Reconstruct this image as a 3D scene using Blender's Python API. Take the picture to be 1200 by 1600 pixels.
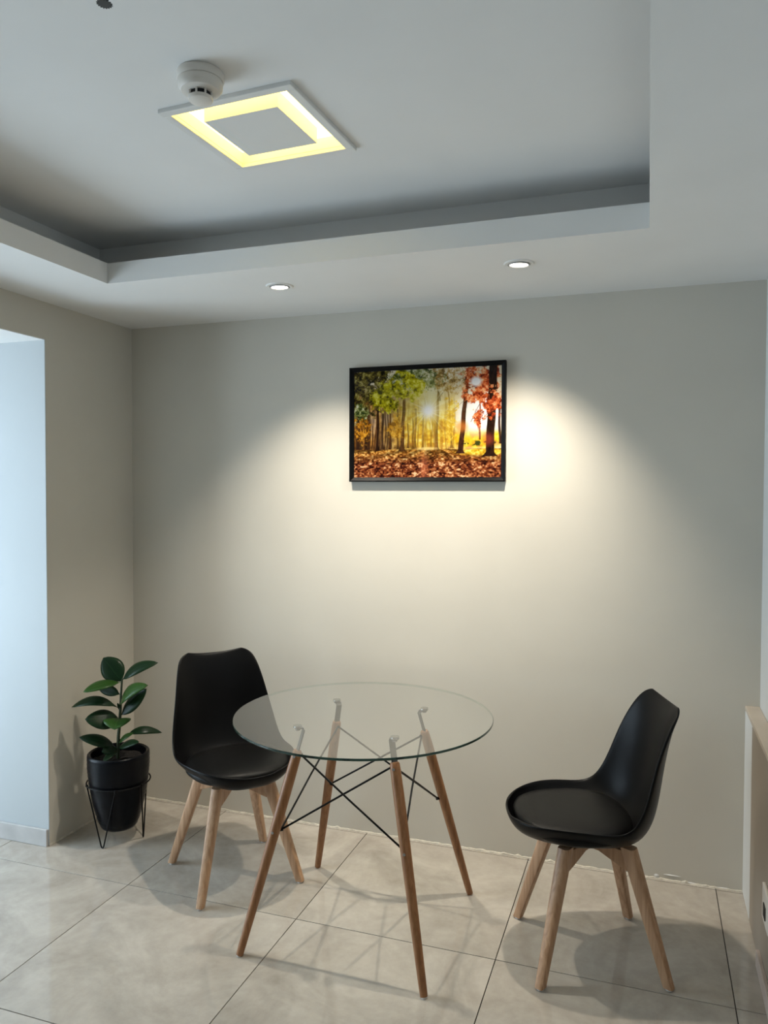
import bpy, bmesh, math, random
import numpy as np
from mathutils import Vector, Matrix

for o in list(bpy.data.objects):
    bpy.data.objects.remove(o)
scene = bpy.context.scene
COL = scene.collection
PI = math.pi

# ---------------------------------------------------------------- camera
cam_d = bpy.data.cameras.new('camera')
cam = bpy.data.objects.new('camera', cam_d)
COL.objects.link(cam)
cam_d.sensor_fit = 'HORIZONTAL'
cam_d.sensor_width = 36.0
cam_d.lens = 1199.51 * 36.0 / 1200.0
cam_d.clip_start = 0.05
yaw, pitch, roll = -0.3323, -0.0281, 0.0032
fw = Vector((math.sin(yaw)*math.cos(pitch), math.cos(yaw)*math.cos(pitch), math.sin(pitch)))
rt = Vector((math.cos(yaw), -math.sin(yaw), 0))
up = rt.cross(fw)
rt2 = rt*math.cos(roll) + up*math.sin(roll)
up2 = up*math.cos(roll) - rt*math.sin(roll)
m = Matrix((rt2, up2, -fw)).transposed().to_4x4()
m.translation = Vector((2.4287, -3.2034, 1.54))
cam.matrix_world = m
scene.camera = cam

# ---------------------------------------------------------------- world, daylight, exposure
world = bpy.data.worlds.new('daylight')
scene.world = world
world.use_nodes = True
bg = world.node_tree.nodes['Background']
bg.inputs[0].default_value = (0.68, 0.85, 1.0, 1)
bg.inputs[1].default_value = 9.5
vs = scene.view_settings
vs.view_transform = 'Standard'
vs.look = 'None'
vs.exposure = 0.0
vs.gamma = 1.0
vs.use_curve_mapping = False

def portal(name, loc, rot, sx, sy):
    """window portal: only guides the sampling of the daylight outside"""
    l = bpy.data.lights.new(name, 'AREA')
    l.shape = 'RECTANGLE'
    l.size, l.size_y = sx, sy
    l.cycles.is_portal = True
    o = bpy.data.objects.new(name, l)
    COL.objects.link(o)
    o.location = loc
    o.rotation_euler = rot
    return o
AX = -1.35                       # alcove window plane
WIN1 = (-2.45, -0.85, 0.12, 2.10)   # y0,y1,z0,z1 of the alcove window
portal('portal_alcove', (AX-0.02, (WIN1[0]+WIN1[1])/2, (WIN1[2]+WIN1[3])/2), (0, -PI/2, 0), WIN1[3]-WIN1[2], WIN1[1]-WIN1[0])
RY = -6.2                        # rear wall

# ---------------------------------------------------------------- measured room numbers
W, H, HC = 2.837, 2.333, 2.542
JY, HZ = -0.581, 2.173            # jamb of the opening in the left wall, header height
XL, XR, YB, ZF = 0.4465, 2.4204, -0.733, 2.411
XLB, XRB, YBB = 0.2465, 2.62, -0.533
YF, YFB = -5.2, -5.4
TILE, TX0, TY0 = 0.7215, 0.527, -0.738

# ---------------------------------------------------------------- materials
def mat(name):
    mm = bpy.data.materials.new(name)
    mm.use_nodes = True
    nt = mm.node_tree
    return mm, nt, nt.nodes['Principled BSDF']
def N(nt, t, **kw):
    n = nt.nodes.new(t)
    for k, v in kw.items():
        setattr(n, k, v)
    return n
def setin(n, **kw):
    for k, v in kw.items():
        n.inputs[k.replace('_', ' ')].default_value = v
def plain(name, col, rough=0.5, metal=0.0, noise=0.06, scale=8.0, bump=0.0, bscale=60.0, spec=0.5, coat=0.0):
    mm, nt, b = mat(name)
    setin(b, Roughness=rough, Metallic=metal)
    b.inputs['Specular IOR Level'].default_value = spec
    if coat:
        b.inputs['Coat Weight'].default_value = coat
    tc = N(nt, 'ShaderNodeTexCoord')
    nz = N(nt, 'ShaderNodeTexNoise')
    setin(nz, Scale=scale, Detail=4.0)
    nt.links.new(tc.outputs['Object'], nz.inputs['Vector'])
    cr = N(nt, 'ShaderNodeValToRGB')
    lo = [max(0, c*(1-noise)) for c in col] + [1]
    hi = [min(1, c*(1+noise)) for c in col] + [1]
    cr.color_ramp.elements[0].color = lo
    cr.color_ramp.elements[1].color = hi
    cr.color_ramp.elements[0].position = 0.3
    cr.color_ramp.elements[1].position = 0.7
    nt.links.new(nz.outputs['Fac'], cr.inputs['Fac'])
    nt.links.new(cr.outputs['Color'], b.inputs['Base Color'])
    if bump:
        n2 = N(nt, 'ShaderNodeTexNoise')
        setin(n2, Scale=bscale, Detail=5.0)
        nt.links.new(tc.outputs['Object'], n2.inputs['Vector'])
        bp = N(nt, 'ShaderNodeBump')
        setin(bp, Strength=bump, Distance=0.01)
        nt.links.new(n2.outputs['Fac'], bp.inputs['Height'])
        nt.links.new(bp.outputs['Normal'], b.inputs['Normal'])
    return mm
def wood(name, c0, c1, rough=0.42, axis='Z', sc=1.0):
    mm, nt, b = mat(name)
    setin(b, Roughness=rough)
    tc = N(nt, 'ShaderNodeTexCoord')
    mp = N(nt, 'ShaderNodeMapping')
    s = {'Z': (60, 60, 3.0), 'X': (3.0, 60, 60)}[axis]
    mp.inputs['Scale'].default_value = [v*sc for v in s]
    nt.links.new(tc.outputs['Object'], mp.inputs['Vector'])
    nz = N(nt, 'ShaderNodeTexNoise')
    setin(nz, Scale=1.5, Detail=6.0, Distortion=0.6)
    nt.links.new(mp.outputs['Vector'], nz.inputs['Vector'])
    cr = N(nt, 'ShaderNodeValToRGB')
    cr.color_ramp.elements[0].color = (*c0, 1)
    cr.color_ramp.elements[1].color = (*c1, 1)
    cr.color_ramp.elements[0].position = 0.35
    cr.color_ramp.elements[1].position = 0.68
    nt.links.new(nz.outputs['Fac'], cr.inputs['Fac'])
    nt.links.new(cr.outputs['Color'], b.inputs['Base Color'])
    bp = N(nt, 'ShaderNodeBump')
    setin(bp, Strength=0.08, Distance=0.004)
    nt.links.new(nz.outputs['Fac'], bp.inputs['Height'])
    nt.links.new(bp.outputs['Normal'], b.inputs['Normal'])
    return mm
def emit(name, col, s):
    mm, nt, b = mat(name)
    b.inputs['Base Color'].default_value = (*col, 1)
    b.inputs['Emission Color'].default_value = (*col, 1)
    b.inputs['Emission Strength'].default_value = s
    return mm
def thin_glass(name, tint, refl=1.7, rough=0.0):
    mm, nt, b = mat(name)
    nt.nodes.remove(b)
    out = nt.nodes['Material Output']
    tr = N(nt, 'ShaderNodeBsdfTransparent')
    tr.inputs[0].default_value = (*tint, 1)
    gl = N(nt, 'ShaderNodeBsdfGlossy')
    gl.inputs['Roughness'].default_value = rough
    fr = N(nt, 'ShaderNodeFresnel')
    fr.inputs[0].default_value = 1.5
    ge = N(nt, 'ShaderNodeNewGeometry')
    inv = N(nt, 'ShaderNodeMath', operation='SUBTRACT')
    inv.inputs[0].default_value = refl
    ml0 = N(nt, 'ShaderNodeMath', operation='MULTIPLY')
    ml0.inputs[1].default_value = refl
    nt.links.new(ge.outputs['Backfacing'], ml0.inputs[0])
    nt.links.new(ml0.outputs[0], inv.inputs[1])
    ml = N(nt, 'ShaderNodeMath', operation='MULTIPLY')
    ml.use_clamp = True
    nt.links.new(fr.outputs[0], ml.inputs[0])
    nt.links.new(inv.outputs[0], ml.inputs[1])
    mx = N(nt, 'ShaderNodeMixShader')
    nt.links.new(ml.outputs[0], mx.inputs[0])
    nt.links.new(tr.outputs[0], mx.inputs[1])
    nt.links.new(gl.outputs[0], mx.inputs[2])
    nt.links.new(mx.outputs[0], out.inputs['Surface'])
    return mm

M = {}
M['wall'] = plain('greige_wall_paint', (0.60, 0.565, 0.49), 0.62, noise=0.03, scale=2.2, bump=0.05, bscale=14.0, spec=0.25)
M['wall_light'] = plain('pale_wall_paint', (0.70, 0.705, 0.69), 0.55, noise=0.025, scale=2.0, bump=0.05, bscale=14.0, spec=0.3)
M['wall_recess'] = plain('grey_white_recess_paint', (0.50, 0.525, 0.53), 0.55, noise=0.025, scale=2.0, bump=0.05, bscale=14.0, spec=0.3)
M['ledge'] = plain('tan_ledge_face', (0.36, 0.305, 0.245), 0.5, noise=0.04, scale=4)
M['ceil'] = plain('white_ceiling_paint', (0.80, 0.79, 0.765), 0.8, noise=0.02, scale=3.0, bump=0.03, bscale=20.0, spec=0.2)
M['cap'] = plain('beige_stone_cap', (0.58, 0.50, 0.41), 0.4, noise=0.06, scale=9)
M['skirt'] = plain('grey_skirting_tile', (0.50, 0.48, 0.46), 0.35, noise=0.12, scale=9)
M['skirt2'] = plain('pinkish_skirting', (0.56, 0.46, 0.40), 0.4, noise=0.06, scale=9)
M['grout'] = plain('dark_grout', (0.05, 0.045, 0.04), 0.95, spec=0.1)
M['filler'] = plain('rough_filler', (0.60, 0.555, 0.47), 0.8, noise=0.15, scale=30, bump=0.4, bscale=90)
M['white_plastic'] = plain('white_plastic', (0.78, 0.77, 0.74), 0.4, noise=0.01)
M['cream_plastic'] = plain('cream_plastic', (0.74, 0.69, 0.62), 0.45, noise=0.01)
M['dark_slot'] = plain('dark_slot', (0.012, 0.011, 0.01), 0.6)
M['black_shell'] = plain('black_plastic_shell', (0.003, 0.003, 0.0033), 0.36, noise=0.1, bump=0.02, bscale=300, spec=0.14)
M['leather'] = plain('black_leatherette', (0.004, 0.004, 0.004), 0.42, noise=0.12, scale=30, bump=0.10, bscale=420, spec=0.18)
M['beech'] = wood('pale_beech', (0.42, 0.235, 0.125), (0.60, 0.37, 0.22))
M['walnut'] = wood('reddish_beech', (0.235, 0.095, 0.032), (0.35, 0.160, 0.062))
M['black_metal'] = plain('black_metal', (0.004, 0.004, 0.004), 0.45, metal=0.0, spec=0.15)
M['steel'] = plain('brushed_steel', (0.40, 0.40, 0.39), 0.35, metal=1.0)
M['bracket'] = plain('dull_steel', (0.055, 0.055, 0.053), 0.5, noise=0.1, spec=0.4)
M['chrome'] = plain('chrome', (0.55, 0.55, 0.54), 0.12, metal=1.0)
M['glass'] = thin_glass('clear_tabletop_glass', (0.982, 0.992, 0.987), 1.9)
M['pane'] = thin_glass('window_glass', (0.98, 0.98, 0.98), 1.2)
M['pad'] = thin_glass('clear_rubber_pad', (0.80, 0.82, 0.80), 4.0, 0.15)
M['frame'] = plain('black_picture_frame', (0.003, 0.003, 0.003), 0.42, spec=0.12)
M['pot'] = plain('black_glazed_pot', (0.0025, 0.0032, 0.0050), 0.28, noise=0.25, scale=20, bump=0.06, bscale=60, spec=0.15)
M['soil'] = plain('dark_soil', (0.012, 0.009, 0.007), 0.95, noise=0.5, scale=60, bump=1.0, bscale=90)
M['stem'] = plain('green_stem', (0.035, 0.05, 0.02), 0.5, noise=0.2)
M['led'] = emit('warm_led_diffuser', (1.0, 0.74, 0.16), 7.0)
M['gimbal'] = plain('grey_gimbal', (0.42, 0.41, 0.40), 0.5, noise=0.02)
M['lens'] = emit('lamp_lens', (1.0, 0.93, 0.80), 14.0)

# edge of the glass: deep green
def edge_glass():
    mm, nt, b = mat('green_glass_edge')
    setin(b, Roughness=0.08)
    b.inputs['Base Color'].default_value = (0.004, 0.022, 0.018, 1)
    b.inputs['Transmission Weight'].default_value = 0.35
    # seen from inside the pane the far edge lets the light through
    ge = N(nt, 'ShaderNodeNewGeometry')
    tr = N(nt, 'ShaderNodeBsdfTransparent'); tr.inputs[0].default_value = (0.72, 0.80, 0.77, 1)
    mx = N(nt, 'ShaderNodeMixShader')
    nt.links.new(ge.outputs['Backfacing'], mx.inputs[0])
    nt.links.new(b.outputs[0], mx.inputs[1]); nt.links.new(tr.outputs[0], mx.inputs[2])
    nt.links.new(mx.outputs[0], nt.nodes['Material Output'].inputs['Surface'])
    return mm
M['edge'] = edge_glass()

def floor_tile_mat():
    mm, nt, b = mat('polished_porcelain_tile')
    tc = N(nt, 'ShaderNodeTexCoord')
    oi = N(nt, 'ShaderNodeObjectInfo')
    ad = N(nt, 'ShaderNodeVectorMath', operation='MULTIPLY_ADD')
    ad.inputs[1].default_value = (1, 1, 1)
    cmb = N(nt, 'ShaderNodeCombineXYZ')
    m1 = N(nt, 'ShaderNodeMath', operation='MULTIPLY'); m1.inputs[1].default_value = 37.0
    nt.links.new(oi.outputs['Random'], m1.inputs[0])
    nt.links.new(m1.outputs[0], cmb.inputs[0]); nt.links.new(m1.outputs[0], cmb.inputs[1])
    nt.links.new(tc.outputs['Object'], ad.inputs[0]); nt.links.new(cmb.outputs[0], ad.inputs[2])
    n1 = N(nt, 'ShaderNodeTexNoise'); setin(n1, Scale=3.2, Detail=7.0, Roughness=0.62, Distortion=0.8)
    n2 = N(nt, 'ShaderNodeTexNoise'); setin(n2, Scale=26.0, Detail=4.0, Roughness=0.6)
    nt.links.new(ad.outputs[0], n1.inputs['Vector']); nt.links.new(ad.outputs[0], n2.inputs['Vector'])
    mx = N(nt, 'ShaderNodeMath', operation='MULTIPLY_ADD'); mx.inputs[1].default_value = 0.25
    nt.links.new(n2.outputs['Fac'], mx.inputs[0]); nt.links.new(n1.outputs['Fac'], mx.inputs[2])
    cr = N(nt, 'ShaderNodeValToRGB')
    e = cr.color_ramp.elements
    e[0].position = 0.42; e[0].color = (0.33, 0.295, 0.25, 1)
    e[1].position = 0.82; e[1].color = (0.52, 0.475, 0.415, 1)
    nt.links.new(mx.outputs[0], cr.inputs['Fac'])
    nt.links.new(cr.outputs['Color'], b.inputs['Base Color'])
    setin(b, Roughness=0.05)
    b.inputs['Specular IOR Level'].default_value = 0.6
    return mm
M['tile'] = floor_tile_mat()

def leaf_mat(name, c0, c1):
    mm, nt, b = mat(name)
    setin(b, Roughness=0.32)
    b.inputs['Specular IOR Level'].default_value = 0.2
    at = N(nt, 'ShaderNodeUVMap')
    sp = N(nt, 'ShaderNodeSeparateXYZ')
    nt.links.new(at.outputs[0], sp.inputs[0])
    s = N(nt, 'ShaderNodeMath', operation='SUBTRACT'); s.inputs[1].default_value = 0.5
    a = N(nt, 'ShaderNodeMath', operation='ABSOLUTE')
    nt.links.new(sp.outputs[0], s.inputs[0]); nt.links.new(s.outputs[0], a.inputs[0])
    cr = N(nt, 'ShaderNodeValToRGB')
    e = cr.color_ramp.elements
    e[0].position = 0.0; e[0].color = (c1[0]*1.5, c1[1]*1.4, c1[2]*1.3, 1)
    e[1].position = 0.5; e[1].color = (*c1, 1)
    k = e.new(0.035); k.color = (*c0, 1)
    nt.links.new(a.outputs[0], cr.inputs['Fac'])
    nt.links.new(cr.outputs['Color'], b.inputs['Base Color'])
    return mm
M['leaf'] = leaf_mat('glossy_dark_leaf', (0.006, 0.020, 0.008), (0.010, 0.031, 0.010))
M['leaf_l'] = leaf_mat('young_green_leaf', (0.020, 0.058, 0.010), (0.030, 0.078, 0.015))

# ---------------------------------------------------------------- mesh helpers
class MB:
    def __init__(s):
        s.v, s.f, s.mi = [], [], []
    def add(s, vs, fs, mi=0):
        n = len(s.v)
        s.v += [tuple(p) for p in vs]
        s.f += [tuple(i+n for i in f) for f in fs]
        s.mi += [mi]*len(fs)
        return s
    def box(s, x0, x1, y0, y1, z0, z1, mi=0):
        v = [(x0,y0,z0),(x1,y0,z0),(x1,y1,z0),(x0,y1,z0),(x0,y0,z1),(x1,y0,z1),(x1,y1,z1),(x0,y1,z1)]
        return s.add(v, [(0,3,2,1),(4,5,6,7),(0,1,5,4),(1,2,6,5),(2,3,7,6),(3,0,4,7)], mi)
    def lathe(s, prof, seg=32, c=(0,0,0), mi=0, caps=True):
        v, f = [], []
        k = len(prof)
        for i in range(seg):
            a = 2*PI*i/seg
            for r, z in prof:
                v.append((c[0]+r*math.cos(a), c[1]+r*math.sin(a), c[2]+z))
        for i in range(seg):
            j = (i+1) % seg
            for q in range(k-1):
                f.append((i*k+q, j*k+q, j*k+q+1, i*k+q+1))
        if caps:
            f.append(tuple(i*k for i in range(seg))[::-1])
            f.append(tuple(i*k+k-1 for i in range(seg)))
        return s.add(v, f, mi)
    def tube(s, pts, rad, seg=10, mi=0, closed=False):
        pts = [Vector(p) for p in pts]
        n = len(pts)
        rads = rad if isinstance(rad, (list, tuple)) else [rad]*n
        v, f = [], []
        prev = None
        for i, p in enumerate(pts):
            if closed:
                t = pts[(i+1) % n]-pts[i-1]
            else:
                t = pts[min(i+1, n-1)]-pts[max(i-1, 0)]
            t.normalize()
            a = prev if prev else (Vector((0,0,1)) if abs(t.z) < 0.9 else Vector((1,0,0)))
            a = (a-t*a.dot(t)).normalized()
            prev = a
            b = t.cross(a)
            for q in range(seg):
                an = 2*PI*q/seg
                v.append(p+(a*math.cos(an)+b*math.sin(an))*rads[i])
        for i in range(n if closed else n-1):
            j = (i+1) % n
            for q in range(seg):
                r = (q+1) % seg
                f.append((i*seg+q, i*seg+r, j*seg+r, j*seg+q))
        if not closed:
            f.append(tuple(range(seg))[::-1])
            f.append(tuple((n-1)*seg+q for q in range(seg)))
        return s.add(v, f, mi)
    def build(s, name, mats, parent=None, smooth=None, bevel=0.0, bseg=2):
        me = bpy.data.meshes.new(name)
        me.from_pydata(s.v, [], s.f)
        for mm in (mats if isinstance(mats, (list, tuple)) else [mats]):
            me.materials.append(M[mm] if isinstance(mm, str) else mm)
        me.polygons.foreach_set('material_index', s.mi)
        bm = bmesh.new(); bm.from_mesh(me)
        bmesh.ops.recalc_face_normals(bm, faces=bm.faces)
        bm.to_mesh(me); bm.free()
        o = bpy.data.objects.new(name, me)
        COL.objects.link(o)
        if parent:
            o.parent = parent
        if bevel:
            b = o.modifiers.new('bevel', 'BEVEL')
            b.width = bevel; b.segments = bseg; b.limit_method = 'ANGLE'; b.angle_limit = 0.6
        if smooth is not None:
            for p in me.polygons:
                p.use_smooth = True
            me.set_sharp_from_angle(angle=smooth)
        return o
def tag(o, label=None, cat=None, group=None, kind=None):
    if label: o['label'] = label
    if cat: o['category'] = cat
    if group: o['group'] = group
    if kind: o['kind'] = kind
    return o
def empty(name, loc=(0,0,0), rz=0.0):
    o = bpy.data.objects.new(name, None)
    o.empty_display_size = 0.1
    COL.objects.link(o)
    o.location = loc
    o.rotation_euler = (0, 0, rz)
    return o
def struct(o, label, cat=None):
    return tag(o, label, cat, None, 'structure')
def copy_tree(o, parent=None):
    c = o.copy(); COL.objects.link(c)
    c.parent = parent
    for ch in list(o.children):
        copy_tree(ch, c)
    return c

# ================================================================ THE ROOM
T = 0.14
# floor: grout bed with one object for each tile
fl = MB().box(AX-T, W+T, RY-T, T, -0.10, -0.006).build('floor', 'grout')
struct(fl, 'polished beige-grey porcelain tile floor with thin dark joints', 'floor')
G = 0.0016
def tile_mesh(x0, x1, y0, y1):
    cx, cy = (x0+x1)/2, (y0+y1)/2
    hx, hy = (x1-x0)/2-G, (y1-y0)/2-G
    b = 0.0003
    v = []
    for dx, dy, z in ((0,0,-0.008), (0,0,-b), (b,b,0.0)):
        v += [(-hx+dx,-hy+dy,z),(hx-dx,-hy+dy,z),(hx-dx,hy-dy,z),(-hx+dx,hy-dy,z)]
    f = [(8,9,10,11)]
    for r in (0, 4):
        for i in range(4):
            j = (i+1) % 4
            f.append((r+i, r+j, r+4+j, r+4+i))
    me = bpy.data.meshes.new('tile')
    me.from_pydata(v, [], f)
    me.materials.append(M['tile'])
    return me, (cx, cy)
xs = [TX0+TILE*k for k in range(-3, 5)]
xs = [x for x in xs if AX+0.02 < x < W-0.02]
xs = [AX] + xs + [W]
ys = [TY0+TILE*k for k in range(-9, 2)]
ys = [y for y in ys if RY+0.02 < y < -0.005]
ys = [RY] + ys + [0.0]
cache = {}
for i in range(len(xs)-1):
    for j in range(len(ys)-1):
        key = (round(xs[i+1]-xs[i], 3), round(ys[j+1]-ys[j], 3))
        if key not in cache:
            cache[key] = tile_mesh(xs[i], xs[i+1], ys[j], ys[j+1])[0]
        o = bpy.data.objects.new('tile', cache[key])
        COL.objects.link(o)
        o.location = ((xs[i]+xs[i+1])/2, (ys[j]+ys[j+1])/2, 0)
        o.parent = fl

# walls
TOP = HC+0.10
wb = MB().box(AX-T, W+T, 0, T, -0.1, TOP).build('wall_back', 'wall')
struct(wb, 'greige painted back wall with the framed forest print', 'wall')
wl = MB()
wl.box(-T, 0, JY+0.003, 0, -0.1, TOP)                # pier beside the corner
wl.box(-T, 0, JY, JY+0.003, HZ+0.003, TOP)
wl.box(-T, 0, -2.9, JY, HZ+0.003, TOP)                     # header over the opening
wl.box(-T, 0, RY, -2.9, -0.1, TOP)
wl = wl.build('wall_left', 'wall')
struct(wl, 'greige left wall with the tall opening into the window recess', 'wall')
wa = MB().box(AX-T, -T, JY, JY+T, -0.1, HZ+0.1).box(-T, -0.0005, JY, JY+0.003, -0.1, HZ)
wa = wa.build('wall_recess', 'wall_recess')
struct(wa, 'pale daylit wall seen through the opening at the left', 'wall')
ca = MB().box(AX-T, 0.0-T, -2.9, JY, HZ, HZ+0.1).box(-T, -0.0005, -2.9, JY, HZ, HZ+0.003).build('ceiling_recess', 'ceil')
struct(ca, 'low white ceiling of the window recess', 'ceiling')
wa2 = MB().box(AX-T, -T, -2.9-T, -2.9, -0.1, HZ+0.1).build('wall_recess_near', 'wall_light')
struct(wa2, 'pale near side wall of the window recess', 'wall')
y0, y1, z0, z1 = WIN1
ww = MB()
ww.box(AX-T, AX, -3.0, y0, -0.1, HZ+0.1).box(AX-T, AX, y1, JY+T, -0.1, HZ+0.1)
ww.box(AX-T, AX, y0, y1, -0.1, z0).box(AX-T, AX, y0, y1, z1, HZ+0.1)
ww = ww.build('wall_window', 'wall_light')
struct(ww, 'pale wall around the recess window', 'wall')
def window(name, horiz, a0, a1, z0, z1, at, label):
    fm = MB(); w = 0.045
    def bx(p0, p1, q0, q1, d=0.03):
        if horiz == 'y':
            fm.box(at-d, at+d, p0, p1, q0, q1)
        else:
            fm.box(p0, p1, at-d, at+d, q0, q1)
    bx(a0, a1, z0, z0+w); bx(a0, a1, z1-w, z1); bx(a0, a0+w, z0+w, z1-w); bx(a1-w, a1, z0+w, z1-w)
    mid = (a0+a1)/2
    bx(mid-w/2, mid+w/2, z0+w, z1-w)
    o = fm.build(name, 'white_plastic')
    struct(o, label, 'window')
    for s0, s1 in ((a0+w, mid-w/2), (mid+w/2, a1-w)):
        pm = MB()
        if horiz == 'y': pm.box(at-0.003, at+0.003, s0, s1, z0+w, z1-w)
        else: pm.box(s0, s1, at-0.003, at+0.003, z0+w, z1-w)
        pm.build('pane', 'pane', o)
    return o
window('window_1', 'y', y0, y1, z0, z1, AX-0.08, 'white framed window of the recess letting in daylight')
wr = MB().box(W, W+T, RY, 0, -0.1, TOP).build('wall_right', 'wall_light')
struct(wr, 'pale painted right wall above the low ledge', 'wall')
we = MB().box(-T, W+T, RY-T, RY, -0.1, TOP).build('wall_rear', 'wall_light')
struct(we, 'pale rear wall behind the viewer', 'wall')

# low ledge on the right wall, its cap and skirting
LX, LZ = 2.786, 0.723
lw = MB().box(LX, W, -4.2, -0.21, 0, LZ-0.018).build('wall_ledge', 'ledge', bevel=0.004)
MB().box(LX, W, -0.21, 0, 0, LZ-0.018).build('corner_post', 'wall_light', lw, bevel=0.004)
struct(lw, 'tan low ledge wall with a white corner along the right side', 'wall')
lc = MB().box(LX-0.001, W, -4.2, 0, LZ-0.018, LZ).build('trim_1', 'cap', bevel=0.003)
struct(lc, 'beige cap along the top of the low ledge at right', 'trim')
ls = MB().box(LX-0.012, LX, -4.2, -0.49, 0, 0.055).build('baseboard_right', 'skirt2', bevel=0.002)
struct(ls, 'pinkish skirting at the foot of the low ledge', 'baseboard')
so = empty('wall_socket', (LX, -0.655, 0.265)); tag(so, 'small pale socket plate on the low ledge at the right edge', 'socket')
MB().box(-0.010, 0, -0.06, 0.06, -0.045, 0.065).build('plate', 'cream_plastic', so, bevel=0.003)
MB().box(-0.013, -0.010, -0.02, 0.02, -0.02, 0.02).build('insert', 'dark_slot', so, bevel=0.001)

# skirting of the recess wall
bl = MB().box(AX, -0.004, JY-0.011, JY, 0, 0.074).build('baseboard_left', 'skirt', bevel=0.002)
struct(bl, 'grey tile skirting at the foot of the daylit recess wall', 'baseboard')

# rough bead of filler where the back wall meets the tiles
random.seed(4)
fb = MB()
v, f = [], []
n = 190
for i in range(n+1):
    x = W*i/n
    hgt = 0.004+0.004*random.random()+(0.005 if random.random() < 0.08 else 0)
    dep = 0.004+0.004*random.random()
    v += [(x, -dep, 0.0), (x, -dep*0.7, hgt*0.7), (x, 0.001, hgt)]
for i in range(n):
    for q in range(2):
        f.append((i*3+q, (i+1)*3+q, (i+1)*3+q+1, i*3+q+1))
fb.add(v, f)
fbo = fb.build('filler_bead', 'filler', wb)
fb2 = MB(); v, f = [], []
n = 60
for i in range(n+1):
    y = JY*i/n
    hgt = 0.006+0.004*random.random(); dep = 0.003+0.003*random.random()
    v += [(dep, y, 0.0), (dep*0.7, y, hgt*0.7), (-0.001, y, hgt)]
for i in range(n):
    for q in range(2):
        f.append((i*3+q, (i+1)*3+q, (i+1)*3+q+1, i*3+q+1))
fb2.add(v, f); fb2.build('filler_bead', 'filler', wl)
for (px, pw, pz, ph) in ((2.40, 0.05, 0.010, 0.010), (2.475, 0.022, 0.012, 0.016), (2.53, 0.07, 0.022, 0.008), (2.60, 0.06, 0.004, 0.008), (2.72, 0.05, 0.004, 0.008), (2.33, 0.05, 0.013, 0.006)):
    v = []; k = 9
    for i in range(k):
        a = 2*PI*i/k; r = 0.75+0.4*random.random()
        v.append((px+pw/2*r*math.cos(a), -0.0015, pz+ph/2*r*math.sin(a)))
    v.append((px, -0.004, pz))
    MB().add(v, [(i, (i+1) % k, k) for i in range(k)]).build('paint_flake', 'white_plastic', wb)

# ceiling with a hole for the recessed light, and the dropped border with its lip
LCX, LCY, LH = 1.40, -1.27, 0.183
cm = MB()
X0, X1, Y0, Y1 = -0.01, W+T, RY-T, 0.0
cm.box(X0, LCX-LH, Y0, Y1, HC, TOP).box(LCX+LH, X1, Y0, Y1, HC, TOP)
cm.box(LCX-LH, LCX+LH, Y0, LCY-LH, HC, TOP).box(LCX-LH, LCX+LH, LCY+LH, Y1, HC, TOP)
ce = cm.build('ceiling', 'ceil')
struct(ce, 'white ceiling with a raised tray in the middle', 'ceiling')
MB().box(0, W, -6.2, 0, TOP, TOP+0.05).build('slab', 'ceil', ce)
def ring(x0, x1, y0, y1, z0, z1):
    r = MB()
    # outer bounds are the walls
    r.box(0, x0, RY, 0, z0, z1).box(x1, W, RY, 0, z0, z1).box(x0, x1, y1, 0, z0, z1).box(x0, x1, RY, y0, z0, z1)
    return r
ring(XL, XR, YF, YB, H, ZF).build('dropped_border', 'ceil', ce)
ring(XLB, XRB, YFB, YBB, ZF, HC).build('cove_side', 'ceil', ce)

# ================================================================ THINGS ON THE CEILING
# square recessed light
rl = empty('recessed_light', (LCX, LCY, HC), math.radians(-3.0))
tag(rl, 'square white ceiling panel light with a glowing warm yellow channel', 'ceiling light')
fo, fi, pn, dp = 0.199, 0.174, 0.113, 0.034
fr = MB()
for sx0, sx1, sy0, sy1 in ((-fo, fo, -fo, -fi), (-fo, fo, fi, fo), (-fo, -fi, -fi, fi), (fi, fo, -fi, fi)):
    fr.box(sx0, sx1, sy0, sy1, -0.011, 0.001)
fr.build('frame', 'white_plastic', rl, bevel=0.002)
tr = MB(); tk = 0.004
for sx0, sx1, sy0, sy1 in ((-fi-tk, fi+tk, -fi-tk, -fi), (-fi-tk, fi+tk, fi, fi+tk), (-fi-tk, -fi, -fi, fi), (fi, fi+tk, -fi, fi)):
    tr.box(sx0, sx1, sy0, sy1, 0.001, dp+0.006)
tr.build('channel_wall', 'white_plastic', rl)
MB().box(-fi, fi, -fi, fi, dp, dp+0.006).build('diffuser', 'led', rl)
MB().box(-pn, pn, -pn, pn, -0.010, dp).build('centre_panel', 'white_plastic', rl, bevel=0.001)

# smoke detector
sd = empty('smoke_detector', (1.396, -1.575, HC))
tag(sd, 'round white smoke detector beside the square ceiling light', 'smoke detector')
MB().lathe([(0.054, 0.0), (0.0565, -0.004), (0.0565, -0.016), (0.054, -0.020)], 40).build('base', 'cream_plastic', sd, 0.6)
MB().lathe([(0.052, -0.020), (0.0535, -0.024), (0.0525, -0.036), (0.046, -0.044), (0.034, -0.047)], 40).build('body', 'cream_plastic', sd, 0.6)
MB().lathe([(0.024, -0.046), (0.024, -0.060)], 32).build('sensor_core', 'dark_slot', sd, 0.6)
for k in range(8):
    a = 2*PI*k/8+0.2
    c, s = math.cos(a), math.sin(a)
    MB().tube([(0.0275*c, 0.0275*s, -0.045), (0.0270*c, 0.0270*s, -0.060)], 0.0028, 6).build('rib', 'cream_plastic', sd)
MB().lathe([(0.0295, -0.058), (0.0300, -0.061), (0.0280, -0.066), (0.020, -0.069), (0.0, -0.070)], 32, caps=False).build('cap', 'cream_plastic', sd, 0.7)

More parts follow.
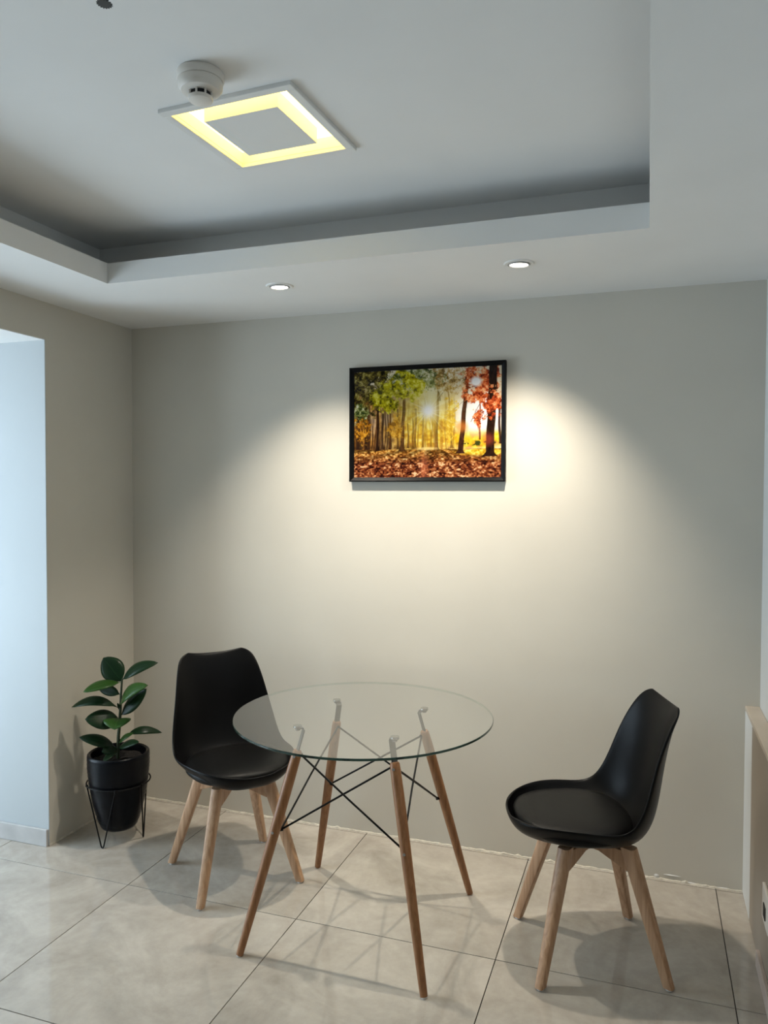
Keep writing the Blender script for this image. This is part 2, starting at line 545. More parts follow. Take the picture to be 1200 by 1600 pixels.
# pendant sprinkler at the top edge
sp = empty('fire_sprinkler', (1.408, -1.935, HC))
tag(sp, 'small metal fire sprinkler head hanging at the top edge', 'sprinkler')
MB().lathe([(0.030, 0), (0.029, -0.004), (0.012, -0.006)], 28).build('escutcheon', 'chrome', sp, 0.6)
MB().lathe([(0.010, -0.004), (0.010, -0.020), (0.007, -0.024)], 18).build('pipe', 'steel', sp, 0.6)
for s in (-1, 1):
    MB().tube([(0.009*s, 0, -0.020), (0.013*s, 0, -0.030), (0.010*s, 0, -0.040), (0.003*s, 0, -0.050)], 0.0024, 8).build('yoke_arm', 'bracket', sp, 0.8)
MB().tube([(0, 0, -0.022), (0, 0, -0.046)], 0.0026, 8).build('bulb', 'dark_slot', sp, 0.8)
df = MB(); v, f = [], []
nt_ = 16
for i in range(nt_*2):
    r = 0.0155 if i % 2 == 0 else 0.012
    a = 2*PI*i/(nt_*2)
    v += [(r*math.cos(a), r*math.sin(a), -0.050), (r*math.cos(a), r*math.sin(a), -0.0515)]
k = nt_*2
for i in range(k):
    j = (i+1) % k
    f.append((2*i, 2*j, 2*j+1, 2*i+1))
f.append(tuple(2*i for i in range(k))); f.append(tuple(2*i+1 for i in range(k))[::-1])
df.add(v, f).build('deflector', 'bracket', sp)

# two recessed downlights
def downlight(loc, tilt, az, power, size, blend, label, col=(1.0, 0.91, 0.77)):
    d = empty('downlight', (loc[0], loc[1], H))
    tag(d, label, 'downlight', 'downlights in the dropped border')
    MB().lathe([(0.038, -0.0005), (0.040, -0.004), (0.050, -0.004), (0.0535, 0.0), (0.0535, 0.001), (0.038, 0.001)], 40, caps=False).build('trim_ring', 'white_plastic', d, 0.7)
    vt = 0.13 if tilt > 0.3 else 0.05
    rot = (Matrix.Rotation(az, 3, 'Z') @ Matrix.Rotation(-vt, 3, 'Y')).to_euler()
    g = MB().lathe([(0.0345, 0.020), (0.0360, -0.003), (0.0345, -0.0045), (0.0325, -0.003), (0.0315, 0.002)], 40, caps=False).build('gimbal', 'gimbal', d, 0.7)
    ln = MB().lathe([(0.0, -0.0010), (0.016, -0.0008), (0.026, -0.0002), (0.0318, 0.0015)], 32, caps=False).build('lens', 'lens', d, 0.8)
    for o in (g, ln):
        o.rotation_euler = rot
        o.location = (0, 0, -0.003)
    l = bpy.data.lights.new('spot', 'SPOT')
    l.energy = power; l.color = col; l.spot_size = math.radians(size); l.spot_blend = blend; l.shadow_soft_size = 0.025
    lo = bpy.data.objects.new('lamp', l)
    COL.objects.link(lo)
    lo.parent = d
    lo.location = (0, 0, -0.035)
    dirv = Vector((math.sin(tilt)*math.cos(az), math.sin(tilt)*math.sin(az), -math.cos(tilt)))
    lo.rotation_euler = dirv.to_track_quat('-Z', 'Y').to_euler()
    return d
downlight((1.061, -0.493), math.radians(7), math.radians(60), 86, 102, 1.0, 'round recessed downlight on the left, above the empty wall')
downlight((1.990, -0.497), math.radians(17), math.radians(122), 94, 94, 1.0, 'round recessed downlight on the right, above the framed print')

# ================================================================ FRAMED PRINT
PX0, PX1, PZ0, PZ1, PD = 1.168, 1.863, 1.578, 2.081, 0.026
def paint_print(nx, ny):
    rng = np.random.default_rng(11)
    u, v = np.meshgrid((np.arange(nx)+.5)/nx, (np.arange(ny)+.5)/ny)
    asp = 1.39
    def vnoise(fx, fy, seed):
        r = np.random.default_rng(seed)
        gx, gy = int(fx)+2, int(fy)+2
        g = r.random((gy, gx))
        x, y = u*fx, v*fy
        xi, yi = x.astype(int), y.astype(int)
        a, b = x-xi, y-yi
        a = a*a*(3-2*a); b = b*b*(3-2*b)
        return (g[yi, xi]*(1-a)+g[yi, xi+1]*a)*(1-b)+(g[yi+1, xi]*(1-a)+g[yi+1, xi+1]*a)*b
    def fbm(f, seed, o=4, gain=.62):
        t, w, s = 0, 1, 0
        for k in range(o):
            t = t+w*vnoise(f*asp*2**k, f*2**k, seed+k); s += w; w *= gain
        return t/s
    def mix(img, col, a):
        a = np.clip(a, 0, 1)[..., None]
        return img*(1-a)+np.array(col)*a
    def blob(cx, cy, rx, ry, soft=.6):
        d = np.sqrt(((u-cx)/rx)**2+((v-cy)/ry)**2)
        return np.clip((1-d)/soft, 0, 1)
    def ramp(q, cols):
        c = np.array(cols)
        q = np.clip(q, 0, .999)*(len(cols)-1)
        i = q.astype(int); w = (q-i)[..., None]
        return c[i]*(1-w)+c[np.minimum(i+1, len(cols)-1)]*w
    hz = .735
    # far backdrop: bright sky on the right and round the sun, brown wood on the left
    img = np.ones((ny, nx, 3))*np.array([.90, .84, .72])
    streak = .6*vnoise(90, 5, 61)+.4*vnoise(45, 9, 62)
    speck = fbm(26, 63, 3)
    yel = ramp((speck-.25)/.5, [[.72, .45, .08], [.88, .66, .14], [.97, .82, .26], [1, .93, .55]])
    a = (blob(.50, .55, .42, .42, .7)*.95)[..., None]
    img = img*(1-a)+yel*a
    a = (blob(.85, .655, .26, .10, .4)*(.55+.9*speck))[..., None].clip(0, 1)
    img = img*(1-a)+ramp((speck-.25)/.5, [[.80, .50, .08], [.93, .72, .12], [.97, .84, .30]])*a
    img = mix(img, [.96, .95, .96], blob(.84, .42, .22, .24, .5)*.95)
    img = mix(img, [.93, .91, .88], blob(.56, .27, .12, .24, .7)*.75)
    brn = ramp((.5*streak+.5*speck-.28)/.45, [[.16, .10, .05], [.38, .23, .09], [.62, .40, .14], [.82, .62, .32]])
    a = ((1-np.clip((u-.10)/.36, 0, 1))*.95*np.clip((v-.10)*6, 0, 1))[..., None]
    img = img*(1-a)+brn*a
    img = mix(img, [.74, .68, .66], blob(.13, .50, .05, .14)*.45+blob(.235, .46, .05, .09)*.45)
    img = mix(img, [.22, .24, .10], blob(.86, .692, .17, .030, .5)*np.clip((fbm(22, 5, 3)-.40)*9, 0, 1))
    img = mix(img, [.30, .18, .07], (np.clip(1-abs(v-hz+.015)/.03, 0, 1))*(u < .45)*np.clip((streak-.35)*4, 0, 1)*.8)
    # thin background stems, standing on the far edge of the clearing
    for k in range(62):
        cx = rng.random()*.70
        w = .0022+.0038*rng.random()
        tp = .18+.36*rng.random()
        ln = (rng.random()-.5)*.03
        al = np.exp(-((u-cx-ln*(v-hz)-.004*np.sin(v*17+k))/w)**2)*np.clip((v-tp)*7, 0, 1)*(v < hz+.006*rng.random())
        ds = abs(cx-.52)
        img = mix(img, [.20, .12, .07] if ds > .2 else [.55, .36, .10], al*(.85 if ds > .2 else .5))
    def foliage(cx, cy, rx, ry, cols, f, thr, seed, al=1.0):
        nonlocal img
        m0 = blob(cx, cy, rx, ry, .8)
        nz = fbm(f, seed, 5, .78)
        a = np.clip((nz*(.50+.75*m0)-thr)*11, 0, 1)*(m0 > 0)*al
        col = ramp((fbm(f*1.9, seed+50, 3, .8)-.27)/.46, cols)
        img = img*(1-a[..., None])+col*a[..., None]
    G1 = [[.10, .09, .04], [.27, .22, .09], [.46, .40, .14], [.70, .64, .36]]
    G2 = [[.28, .26, .05], [.58, .54, .06], [.78, .73, .10], [.90, .86, .36]]
    G3 = [[.12, .17, .08], [.32, .36, .15], [.54, .56, .34], [.76, .76, .66]]
    R1 = [[.38, .13, .07], [.70, .27, .13], [.87, .46, .25], [.96, .74, .54]]
    O1 = [[.40, .28, .12], [.66, .48, .22], [.82, .68, .46], [.93, .88, .80]]
    # main trunks: u_top, v_top, u_bot, v_bot, half widths, colour, opacity
    D = [.15, .09, .06]; Bn = [.30, .18, .09]
    def trunk(ut, vt, ub, vb, w0, w1, c, al):
        nonlocal img
        s = np.clip((v-vt)/(vb-vt), 0, 1)
        cx = ut+(ub-ut)*s+.002*np.sin(v*23+ut*50)
        w = w0+(w1-w0)*s
        if vb > .7:
            w = w+1.1*w1*np.clip((v-(vb-.05))/.05, 0, 1)**2
        a = np.clip((w-abs(u-cx))/.004+.5, 0, 1)*(v >= min(vt, vb))*(v <= max(vt, vb))*al
        sh = 1+.9*(.6*vnoise(160, 26, 91)+.4*vnoise(80, 60, 92)-.5)
        img = img*(1-a[..., None])+np.array(c)*sh[..., None]*a[..., None]
    for t in [(.36, .10, .337, .755, .008, .014, Bn, .95), (.176, .12, .166, .745, .005, .009, D, .95), (.165, .40, .145, .745, .004, .006, Bn, .9),
              (.590, .10, .573, .745, .006, .010, [.40, .25, .10], .85), (.485, .42, .482, .745, .004, .007, [.50, .34, .12], .85),
              (.550, .42, .538, .74, .003, .006, [.50, .36, .12], .75), (.436, .36, .428, .745, .005, .008, [.42, .27, .10], .85), (.413, .45, .415, .74, .003, .006, [.40, .26, .10], .85),
              (.648, .12, .680, .735, .003, .008, [.52, .36, .14], .8), (.08, .32, .085, .74, .005, .008, D, .9), (.03, .4, .028, .735, .003, .005, D, .9),
              (.205, .40, .20, .74, .007, .009, [.22, .15, .10], .85), (.258, .34, .255, .74, .004, .006, Bn, .9), (.31, .36, .312, .745, .006, .008, [.34, .22, .10], .85), (.38, .5, .382, .73, .003, .004, Bn, .9),
              (.862, .16, .860, .66, .004, .006, [.45, .20, .12], .8), (.983, .26, .992, .70, .006, .008, [.20, .12, .11], .95), (.555, -.02, .597, .30, .005, .008, [.32, .25, .18], .6), (.445, -.02, .40, .12, .005, .006, [.25, .2, .12], .7),
              (.70, .05, .592, .27, .003, .004, [.42, .31, .20], .7), (.80, .50, .86, .34, .002, .002, [.35, .28, .26], .8), (.75, .31, .69, .38, .002, .002, [.4, .32, .28], .7)]:
        trunk(*t)
    foliage(.11, .12, .27, .40, G1, 17, .36, 21)
    foliage(.04, .40, .09, .14, G3, 18, .36, 22)
    foliage(.47, .05, .26, .20, G3, 16, .36, 23, .9)
    foliage(.66, .10, .15, .22, O1, 17, .37, 29, .85)
    foliage(.21, .25, .13, .19, G2, 14, .37, 24)
    foliage(.37, .15, .17, .17, G2, 14, .35, 25)
    foliage(.27, .34, .08, .10, G2, 16, .39, 26)
    foliage(.05, .56, .10, .18, [[.30, .18, .05], [.68, .44, .10], [.86, .64, .22]], 20, .42, 27)
    foliage(.30, .55, .10, .20, [[.42, .26, .06], [.74, .50, .10], [.90, .72, .28]], 20, .46, 34, .8)
    foliage(.67, .42, .07, .34, [[.78, .58, .14], [.92, .74, .20], [.97, .90, .55]], 18, .46, 28, .9)
    trunk(.782, .02, .735, .785, .011, .017, [.24, .13, .09], 1)
    foliage(.86, .14, .17, .26, R1, 17, .38, 30)
    foliage(.85, .46, .06, .16, R1, 22, .47, 32)
    img = mix(img, [.95, .94, .94], blob(.835, .135, .048, .058, .5))
    trunk(.948, -.02, .925, .81, .026, .026, D, 1)
    foliage(.95, .32, .11, .22, R1, 17, .41, 31)
    # ground: leaf litter
    gm = np.clip((v-hz)*110, 0, 1)
    gd = np.clip((v-hz)/(1-hz), 0, 1)
    spk = .34*vnoise(60, 70, 41)+.40*vnoise(105, 110, 43)+.26*vnoise(26, 30, 44)
    gc = ramp((spk-.27)/.50, [[.13, .05, .04], [.33, .14, .09], [.50, .25, .13], [.72, .46, .28], [.92, .76, .58]])
    near = (np.clip(1-gd*1.9, 0, 1)*.75)[..., None]
    gc = gc*(1-near)+ramp((spk-.3)/.4, [[.50, .30, .08], [.78, .56, .20], [.92, .76, .34]])*near
    stripe = np.clip(np.sin(np.arctan2(u-.52, gd*.8+.10)*15+spk*3), -.2, 1)
    gc = gc*(1-.42*(np.clip(stripe*3, 0, 1)*np.clip(1-gd*1.7, 0, 1))[..., None])
    yl = (blob(.88, .770, .22, .040, .5)*.85)[..., None]
    gc = gc*(1-yl)+ramp((spk-.3)/.4, [[.70, .52, .08], [.92, .76, .18], [.98, .88, .40]])*yl
    pk = (blob(.49, .92, .045, .22, .8)*.45)[..., None]
    gc = gc*(1-pk)+np.array([.86, .50, .36])*pk
    img = img*(1-gm[..., None])+gc*gm[..., None]
    trunk(.7425, .66, .735, .785, .0157, .017, [.24, .13, .09], 1)
    trunk(.9285, .68, .925, .81, .026, .026, D, 1)
    trunk(.340, .66, .337, .757, .013, .014, Bn, 1)
    trunk(.167, .68, .166, .750, .0085, .009, D, 1)
    trunk(.5745, .68, .573, .750, .0095, .010, [.40, .25, .10], .9)
    # the printed sun with its star and haze
    du, dv = (u-.517)*asp, v-.385
    rr = np.sqrt(du**2+dv**2); an = np.arctan2(dv, du)
    star = np.clip(np.cos(an*7)**24*np.exp(-rr*8)*1.1+np.cos(an*11+1)**30*np.exp(-rr*12), 0, 1)
    img = mix(img, [1, .90, .40], np.exp(-(rr/.24)**2)*.50)
    img = mix(img, [1, .97, .80], star*.85)
    img = mix(img, [.98, .97, .96], np.exp(-(rr/.075)**2)*1.1)
    img = mix(img, [.98, .55, .20], blob(.745, .54, .05, .07)*.55)
    img = mix(img, [.80, .30, .22], blob(.915, .66, .05, .08)*.45)
    img = mix(img, [1, .9, .6], blob(.51, .735, .10, .02)*.7)
    return np.clip(img, 0, 1)
pic = empty('framed_print', ((PX0+PX1)/2, 0, PZ0))
tag(pic, 'black framed print of a sunlit autumn forest on the back wall', 'picture')
pw, ph, bw = PX1-PX0, PZ1-PZ0, 0.019
fm = MB()
# mitred frame: outer edge, raised front lip, bevel sloping in to the print
def rect(x0, x1, z0, z1, y):
    return [(x0, y, z0), (x1, y, z0), (x1, y, z1), (x0, y, z1)]
loops = [rect(-pw/2, pw/2, 0, ph, -0.002), rect(-pw/2, pw/2, 0, ph, -PD), rect(-pw/2+.005, pw/2-.005, .005, ph-.005, -PD),
         rect(-pw/2+bw, pw/2-bw, bw, ph-bw, -0.017), rect(-pw/2+bw, pw/2-bw, bw, ph-bw, -0.002)]
v = sum(loops, [])
f = []
for k in range(len(loops)):
    k2 = (k+1) % len(loops)
    for i in range(4):
        j = (i+1) % 4
        f.append((k*4+i, k*4+j, k2*4+j, k2*4+i))
fm.add(v, f).build('frame', 'frame', pic)
NX, NY = 250, 180
img = paint_print(NX, NY)
lin = np.where(img <= .04045, img/12.92, ((img+.055)/1.055)**2.4)
ix0, ix1, iz0, iz1 = -pw/2+bw, pw/2-bw, bw, ph-bw
gx = np.linspace(ix0, ix1, NX+1); gz = np.linspace(iz1, iz0, NY+1)
vv = np.array([(x, -0.014, z) for z in gz for x in gx])
idx = np.arange((NX+1)*(NY+1)).reshape(NY+1, NX+1)
ff = np.stack([idx[:-1, :-1], idx[1:, :-1], idx[1:, 1:], idx[:-1, 1:]], -1).reshape(-1, 4)
me = bpy.data.meshes.new('print')
me.from_pydata(vv.tolist(), [], ff.tolist())
ca_ = me.color_attributes.new('print_colour', 'FLOAT_COLOR', 'CORNER')
cols = np.ones((NX*NY, 4, 4), dtype=np.float32)
cols[:, :, :3] = 0.76*lin.reshape(-1, 1, 3)
ca_.data.foreach_set('color', cols.ravel())
mm, nt, b = mat('forest_print')
vc = N(nt, 'ShaderNodeVertexColor', layer_name='print_colour')
nt.links.new(vc.outputs['Color'], b.inputs['Base Color'])
setin(b, Roughness=0.06)
b.inputs['Specular IOR Level'].default_value = 0.2
me.materials.append(mm)
po = bpy.data.objects.new('print', me); COL.objects.link(po); po.parent = pic
MB().box(-pw/2+.008, pw/2-.008, -0.013, -0.001, .008, ph-.008).build('backing', 'frame', pic)

# ================================================================ CHAIRS
def make_chair():
    root = empty('dining_chair')
    rows = [((.272, .478), (.262, .482), .070), ((.264, .452), (.238, .487), .128), ((.236, .424), (.197, .493), .174),
            ((.150, .403), (.122, .500), .212), ((.050, .394), (.040, .496), .226), ((-.060, .396), (-.028, .490), .229),
            ((-.135, .414), (-.075, .506), .227), ((-.180, .468), (-.106, .553), .221), ((-.203, .540), (-.131, .622), .208),
            ((-.218, .620), (-.152, .690), .195), ((-.230, .700), (-.178, .752), .184), ((-.241, .775), (-.208, .808), .171),
            ((-.252, .822), (-.234, .841), .155), ((-.262, .845), (-.247, .857), .118)]
    us = [-1, -.93, -.8, -.62, -.4, -.2, 0, .2, .4, .62, .8, .93, 1]
    sh = MB(); v, f = [], []
    for ri, (c, r, w) in enumerate(rows):
        ex = 3.3 if ri < 7 else max(2.3, 3.3-(ri-6)*.35)
        for u in us:
            b = abs(u)**ex
            v.append((c[0]+(r[0]-c[0])*b, u*w, c[1]+(r[1]-c[1])*b))
    k = len(us)
    for i in range(len(rows)-1):
        for j in range(k-1):
            f.append((i*k+j, (i+1)*k+j, (i+1)*k+j+1, i*k+j+1))
    o = sh.add(v, f).build('shell', 'black_shell', root, 3.2)
    md = o.modifiers.new('thick', 'SOLIDIFY'); md.thickness = 0.010; md.offset = 0.0
    md = o.modifiers.new('sub', 'SUBSURF'); md.levels = 2; md.render_levels = 2
    # cushion: rounded pad filling the bowl
    cu = MB(); v, f = [], []
    seg = 40
    prof = [(0.0, .482), (.45, .482), (.75, .479), (.90, .473), (.965, .464), (.985, .452), (.97, .440), (.90, .428)]
    for q, (rr, z) in enumerate(prof):
        for i in range(seg):
            a = 2*PI*i/seg
            ca, sa = math.cos(a), math.sin(a)
            e = 2/2.35
            x = math.copysign(abs(ca)**e, ca)*(.203 if ca > 0 else .180)*rr+.050
            y = math.copysign(abs(sa)**e, sa)*.205*rr*(1-.06*ca)
            v.append((x, y, z+.006+.008*((x-.05)/.2)**2*rr))
    for q in range(len(prof)-1):
        for i in range(seg):
            j = (i+1) % seg
            f.append((q*seg+i, q*seg+j, (q+1)*seg+j, (q+1)*seg+i))
    f.append(tuple((len(prof)-1)*seg+i for i in range(seg)))
    o = cu.add(v, f).build('cushion', 'leather', root, 3.2)
    # legs with the arms that cross under the seat
    for sx, sy in ((1, 1), (1, -1), (-1, 1), (-1, -1)):
        top = Vector((sx*.101, sy*.101, .400)); bot = Vector((sx*.199, sy*.199, .006))
        rad = Vector((sx, sy, 0)).normalized(); tan = Vector((-rad.y, rad.x, 0))
        lv, lf = [], []
        st = [(0.0, .0155, .0145), (.35, .0185, .0165), (.7, .0215, .0185), (1.0, .0240, .020)]
        for t, hr, ht in st:
            c = bot+(top-bot)*t
            for i in range(12):
                a = 2*PI*(i+.5)/12
                ca, sa = math.cos(a), math.sin(a)
                ex = 2/6.0 if ca < 0 else 2/3.0       # flat inside, rounded outside
                lv.append(c+rad*math.copysign(abs(ca)**ex, ca)*hr+tan*math.copysign(abs(sa)**(2/5.0), sa)*ht)
        for q in range(3):
            for i in range(12):
                j = (i+1) % 12
                lf.append((q*12+i, q*12+j, (q+1)*12+j, (q+1)*12+i))
        lf.append(tuple(range(12))[::-1]); lf.append(tuple(36+i for i in range(12)))
        lo = MB().add(lv, lf).build('leg', 'beech', root, 0.7)
        MB().lathe([(.011, 0.0), (.011, .007)], 14, c=(bot.x, bot.y, 0)).build('glide', 'white_plastic', lo)
        # arm: deep at the leg, shallower at the centre
        av = []
        for d, z0 in ((.146, .327), (.112, .337), (.045, .360), (0.0, .360)):
            c = rad*d
            for s in (-1, 1):
                av.append(c+tan*s*.0165+Vector((0, 0, z0)))
                av.append(c+tan*s*.0165+Vector((0, 0, .389)))
        af = []
        for q in range(3):
            b0, b1 = q*4, q*4+4
            af += [(b0, b0+1, b1+1, b1), (b0+2, b1+2, b1+3, b0+3), (b0+1, b0+3, b1+3, b1+1), (b0, b1, b1+2, b0+2)]
        af += [(0, 2, 3, 1), (12, 13, 15, 14)]
        MB().add(av, af).build('frame_arm', 'beech', root, bevel=0.002)
    return root
ch = make_chair()
ch.location = (0.869, -0.514, 0); ch.rotation_euler = (0, 0, math.radians(-41.0))
tag(ch, 'black tulip-shaped chair with wooden legs beside the potted plant', 'chair', 'black dining chairs')
ch2 = copy_tree(ch)
ch2.location = (2.2528, -0.587, 0); ch2.rotation_euler = (0, 0, math.radians(199.0))
tag(ch2, 'black tulip-shaped chair with wooden legs seen from its side at the right', 'chair', 'black dining chairs')

# ================================================================ GLASS TABLE
tb = empty('glass_table', (1.484, -0.681, 0))
tag(tb, 'round clear glass table on four slanted wooden legs with black wire braces', 'table')
gt = MB()
R, gz0, gz1 = 0.455, 0.742, 0.750
gt.lathe([(R-.0015, gz0), (R, gz0+.0015), (R, gz1-.0015), (R-.0015, gz1)], 128, mi=1, caps=False)
gt.add([((R-.0015)*math.cos(2*PI*i/128), (R-.0015)*math.sin(2*PI*i/128), gz1) for i in range(128)], [tuple(range(128))], 0)
gt.add([((R-.0015)*math.cos(2*PI*i/128), (R-.0015)*math.sin(2*PI*i/128), gz0) for i in range(128)], [tuple(range(128))[::-1]], 0)
me = None
g = gt.build('tabletop', ['glass', 'edge'], tb)
bm = bmesh.new(); bm.from_mesh(g.data); bmesh.ops.remove_doubles(bm, verts=bm.verts, dist=1e-5); bmesh.ops.recalc_face_normals(bm, faces=bm.faces); bm.to_mesh(g.data); bm.free()
hf = lambda z: .3175-.2197*z
up_pt, lo_pt = {}, {}
for sx in (-1, 1):
    for sy in (-1, 1):
        P = lambda z: Vector((sx*hf(z), sy*hf(z), z))
        zs = [0.004, .02, .15, .30, .45, .56, .635, .652, .657]
        rs = [.0118, .0125, .0145, .0165, .0180, .0182, .0172, .0160, .0130]
        lg = MB().tube([P(z) for z in zs], rs, 20).build('leg', 'walnut', tb, 0.7)
        MB().lathe([(.009, 0.0), (.009, .006)], 14, c=(sx*hf(0), sy*hf(0), 0)).build('glide', 'cream_plastic', lg)
        rad = Vector((sx, sy, 0)).normalized(); tan = Vector((-rad.y, rad.x, 0))
        ax = (P(.7)-P(.6)).normalized()
        nrm = tan.cross(ax).normalized()
        # flat steel bracket let into the leg, bent outwards under the glass
        bv, bf = [], []
        p0, p1 = P(.60), P(.730)
        path = [p0, P(.700), P(.724), P(.732)+rad*.006, P(.732)+rad*.030]
        nn = [nrm, nrm, nrm, Vector((0, 0, 1)), Vector((0, 0, 1))]
        for p, n in zip(path, nn):
            for s in (-1, 1):
                for q in (-1, 1):
                    bv.append(p+tan*s*.0105+n*q*.0017)
        for i in range(len(path)-1):
            b0, b1 = i*4, i*4+4
            bf += [(b0, b0+1, b1+1, b1), (b0+2, b1+2, b1+3, b0+3), (b0+1, b0+3, b1+3, b1+1), (b0, b1, b1+2, b0+2)]
        bf += [(0, 2, 3, 1), (16, 17, 19, 18)]
        MB().add(bv, bf).build('bracket', 'bracket', lg)
        pc = P(.732)+rad*.024
        MB().lathe([(.012, .0016), (.0155, .003), (.0155, .0055), (.012, .0075), (.0145, .0098)], 20, c=(pc.x, pc.y, .732)).build('suction_pad', 'chrome', lg, 0.6)
        MB().lathe([(.006, -.008), (.0085, -.006), (.0085, -.0018)], 16, c=(pc.x, pc.y, .732)).build('pad_nut', 'chrome', lg, 0.6)
        for z in (.395, .640):
            q = P(z)
            out = Vector((0, sy, 0)) if sy < 0 else Vector((0, sy, 0))
            MB().tube([q+out*.0165, q+out*.0192], .0045, 12).build('bolt', 'steel', lg)
        inn = -rad
        up_pt[(sx, sy)] = P(.640)+inn*.016
        lo_pt[(sx, sy)] = P(.395)+inn*.022
        MB().tube([P(.395)+inn*.012, P(.395)+inn*.028], .0055, 10).build('brace_socket', 'black_metal', lg)
        MB().tube([P(.640)+inn*.010, P(.640)+inn*.022], .0050, 10).build('brace_socket', 'black_metal', lg)
cor = [(-1, -1), (1, -1), (1, 1), (-1, 1)]
for i in range(4):
    a, b = cor[i], cor[(i+1) % 4]
    for s, e, k in ((a, b, 1), (b, a, -1)):
        p, q = up_pt[s].copy(), lo_pt[e].copy()
        side = Vector(((a[0]+b[0])/2, (a[1]+b[1])/2, 0)).normalized()*.0028*k
        m_ = (p+q)/2+side
        MB().tube([p, m_, q], .0034, 8).build('brace', 'black_metal', tb, 0.8)

# ================================================================ PLANT AND STAND
PC = Vector((0.2365, -0.420, 0))
ra = Vector((0.9453, 0.3263, 0)); ta = Vector((0.3263, -0.9453, 0))   # across / towards the room
st = empty('plant_stand', PC)
tag(st, 'black wire stand with hairpin legs holding the plant pot', 'plant stand')
RR, RZ = 0.1335, 0.262
MB().tube([(RR*math.cos(2*PI*i/48), RR*math.sin(2*PI*i/48), RZ) for i in range(48)], .0032, 8, closed=True).build('ring', 'black_metal', st, 0.8)
feet = [Vector((.231, -.523, 0))-PC, Vector((.328, -.372, 0))-PC]
feet.append(-(feet[0]+feet[1]))
for ft in feet:
    a0 = math.atan2(ft.y, ft.x)
    fx = Vector((ft.x, ft.y, .004))
    pts = []
    tanv = Vector((-math.sin(a0), math.cos(a0), 0))
    pA = Vector((RR*math.cos(a0-.62), RR*math.sin(a0-.62), RZ)); pB = Vector((RR*math.cos(a0+.62), RR*math.sin(a0+.62), RZ))
    pts = [pA, fx-tanv*.007+Vector((0, 0, .006)), fx-tanv*.003, fx+tanv*.003, fx+tanv*.007+Vector((0, 0, .006)), pB]
    MB().tube(pts, .0030, 8).build('hairpin_leg', 'black_metal', st, 0.9)
    for p_ in (pA, pB):
        MB().lathe([(0, -.006), (.005, -.004), (.006, 0), (.005, .004), (0, .006)], 10, c=p_, caps=False).build('weld', 'black_metal', st, 0.9)

pl = empty('potted_plant', PC)
tag(pl, 'rubber plant with glossy dark green leaves in a tall black pot', 'potted plant')
prof = [(0.0, .058), (.060, .058), (.072, .062), (.080, .074)]
zz = .085
k = 0
while zz < .372:
    base = np.interp(zz, [.074, .10, .17, .25, .33, .38], [.080, .089, .108, .1225, .130, .1305])
    prof.append((float(base)+(.0015 if k % 2 else -.0004), zz))
    zz += .0085 if .24 < zz or zz < .2 else .0085
    k += 1
prof += [(.131, .378), (.130, .386), (.124, .390), (.116, .386), (.113, .370), (.110, .345)]
MB().lathe(prof, 56, caps=False).build('pot', 'pot', pl, 0.9)
sv, sf = [(0, 0, .352)], []
random.seed(9)
for q in range(1, 6):
    for i in range(24):
        a = 2*PI*i/24
        sv.append((.111*q/5*math.cos(a), .111*q/5*math.sin(a), .348+.012*random.random()))
for i in range(24):
    sf.append((0, 1+i, 1+(i+1) % 24))
for q in range(4):
    for i in range(24):
        j = (i+1) % 24
        sf.append((1+q*24+i, 1+(q+1)*24+i, 1+(q+1)*24+j, 1+q*24+j))
MB().add(sv, sf).build('soil', 'soil', pl, 0.9)
def zp(zx, zy, b=0.0):
    """across, height and depth of a leaf point, measured from the stem"""
    a = (zx-418)*.0006
    return ra*a+ta*b+Vector((0, 0, (310-zy*.2125)/352))
spts = [zp(412, 800, 0)-Vector((0, 0, .04)), zp(418, 700), zp(428, 600), zp(434, 500), zp(438, 400), zp(446, 300), zp(450, 280)]
MB().tube(spts, [.0075, .0072, .0068, .006, .005, .004, .0025], 10).build('stem', 'stem', pl, 0.9)
def stem_at(zy):
    tz = (310-zy*.2125)/352
    for i in range(len(spts)-1):
        if spts[i].z <= tz <= spts[i+1].z:
            w = (tz-spts[i].z)/(spts[i+1].z-spts[i].z)
            return spts[i].lerp(spts[i+1], w)
    return spts[-1].copy() if tz > spts[-1].z else spts[0].copy()
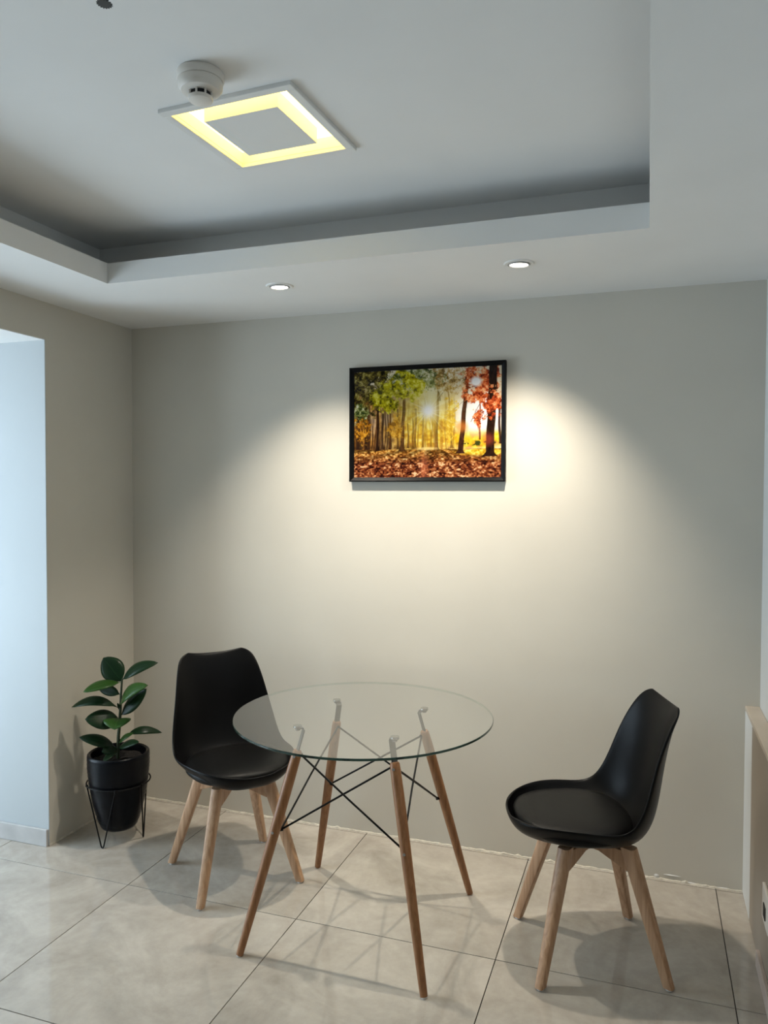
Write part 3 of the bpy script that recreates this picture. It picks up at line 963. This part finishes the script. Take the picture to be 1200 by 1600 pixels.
def leaf(zy0, tip, wpx, arch, nh, light=False, fold=.10, pet=.10):
    B = stem_at(zy0); Tp = zp(*tip)
    nv = (ra*nh[0]+ta*nh[1]+Vector((0, 0, nh[2]))).normalized()
    ax = (Tp-B); Ln = ax.length; ax.normalize()
    nv = (nv-ax*nv.dot(ax)).normalized()
    lat = ax.cross(nv).normalized()
    Wd = wpx*.0006/2
    S, K = 14, 6
    v, f, uv = [], [], []
    for i in range(S+1):
        t = i/S
        c = B+(Tp-B)*t+nv*arch*4*t*(1-t)
        tt = max(0.0, (t-pet)/(1-pet))
        w = Wd*(math.sin(PI*min(1, tt)**.92)**.68 if 0 < tt < 1 else 0.0)
        w = max(w, .0016 if t < .97 else .0003)
        for j in range(K+1):
            s = -1+2*j/K
            v.append(c+lat*s*w+nv*(fold*abs(s)*w*1.5-.25*w*s*s))
            uv.append((j/K, t))
    for i in range(S):
        for j in range(K):
            f.append((i*(K+1)+j, i*(K+1)+j+1, (i+1)*(K+1)+j+1, (i+1)*(K+1)+j))
    me = bpy.data.meshes.new('leaf'); me.from_pydata([tuple(q) for q in v], [], f)
    ul = me.uv_layers.new(name='UVMap')
    for lp in me.loops:
        ul.data[lp.index].uv = uv[lp.vertex_index]
    me.materials.append(M['leaf_l' if light else 'leaf'])
    for p_ in me.polygons: p_.use_smooth = True
    o = bpy.data.objects.new('leaf', me); COL.objects.link(o); o.parent = pl
    md = o.modifiers.new('thick', 'SOLIDIFY'); md.thickness = .0012
    return o
leaf(300, (298, 136, -.02), 170, .004, (0.1, 1, .25), pet=.04)
leaf(295, (716, 160, .01), 105, .030, (-.35, .7, .7), pet=.06)
leaf(310, (220, 342, .09), 115, .018, (0, .45, 1), light=True)
leaf(400, (245, 356, -.04), 80, .002, (.1, .8, .45))
leaf(475, (678, 295, .08), 125, .035, (-.6, .6, .6), light=True, pet=.05)
leaf(560, (626, 355, .0), 112, .004, (-.55, .85, .15), pet=.08)
leaf(505, (95, 478, .03), 95, .050, (0, .55, .9), pet=.12)
leaf(590, (220, 545, .07), 150, .012, (-.1, .85, .6), pet=.02)
leaf(572, (440, 612, .085), 195, .012, (0, .12, 1), light=True, pet=.02, fold=.25)
leaf(800, (155, 690, .04), 100, .022, (.2, .6, .85), pet=.12)
leaf(740, (718, 697, -.04), 70, .050, (0, .65, .8), pet=.28)
leaf(790, (600, 712, .06), 75, .010, (-.1, .6, .8), pet=.06)
leaf(760, (545, 665, .03), 55, .012, (-.3, .6, .8), light=True, pet=.06)
leaf(800, (325, 790, .05), 85, .010, (0, .8, .5), pet=.05)
leaf(815, (350, 850, .08), 55, .012, (0, .6, .8), pet=.10)
leaf(520, (418, 455, .01), 30, .0, (-.4, 1, 0), pet=.02)
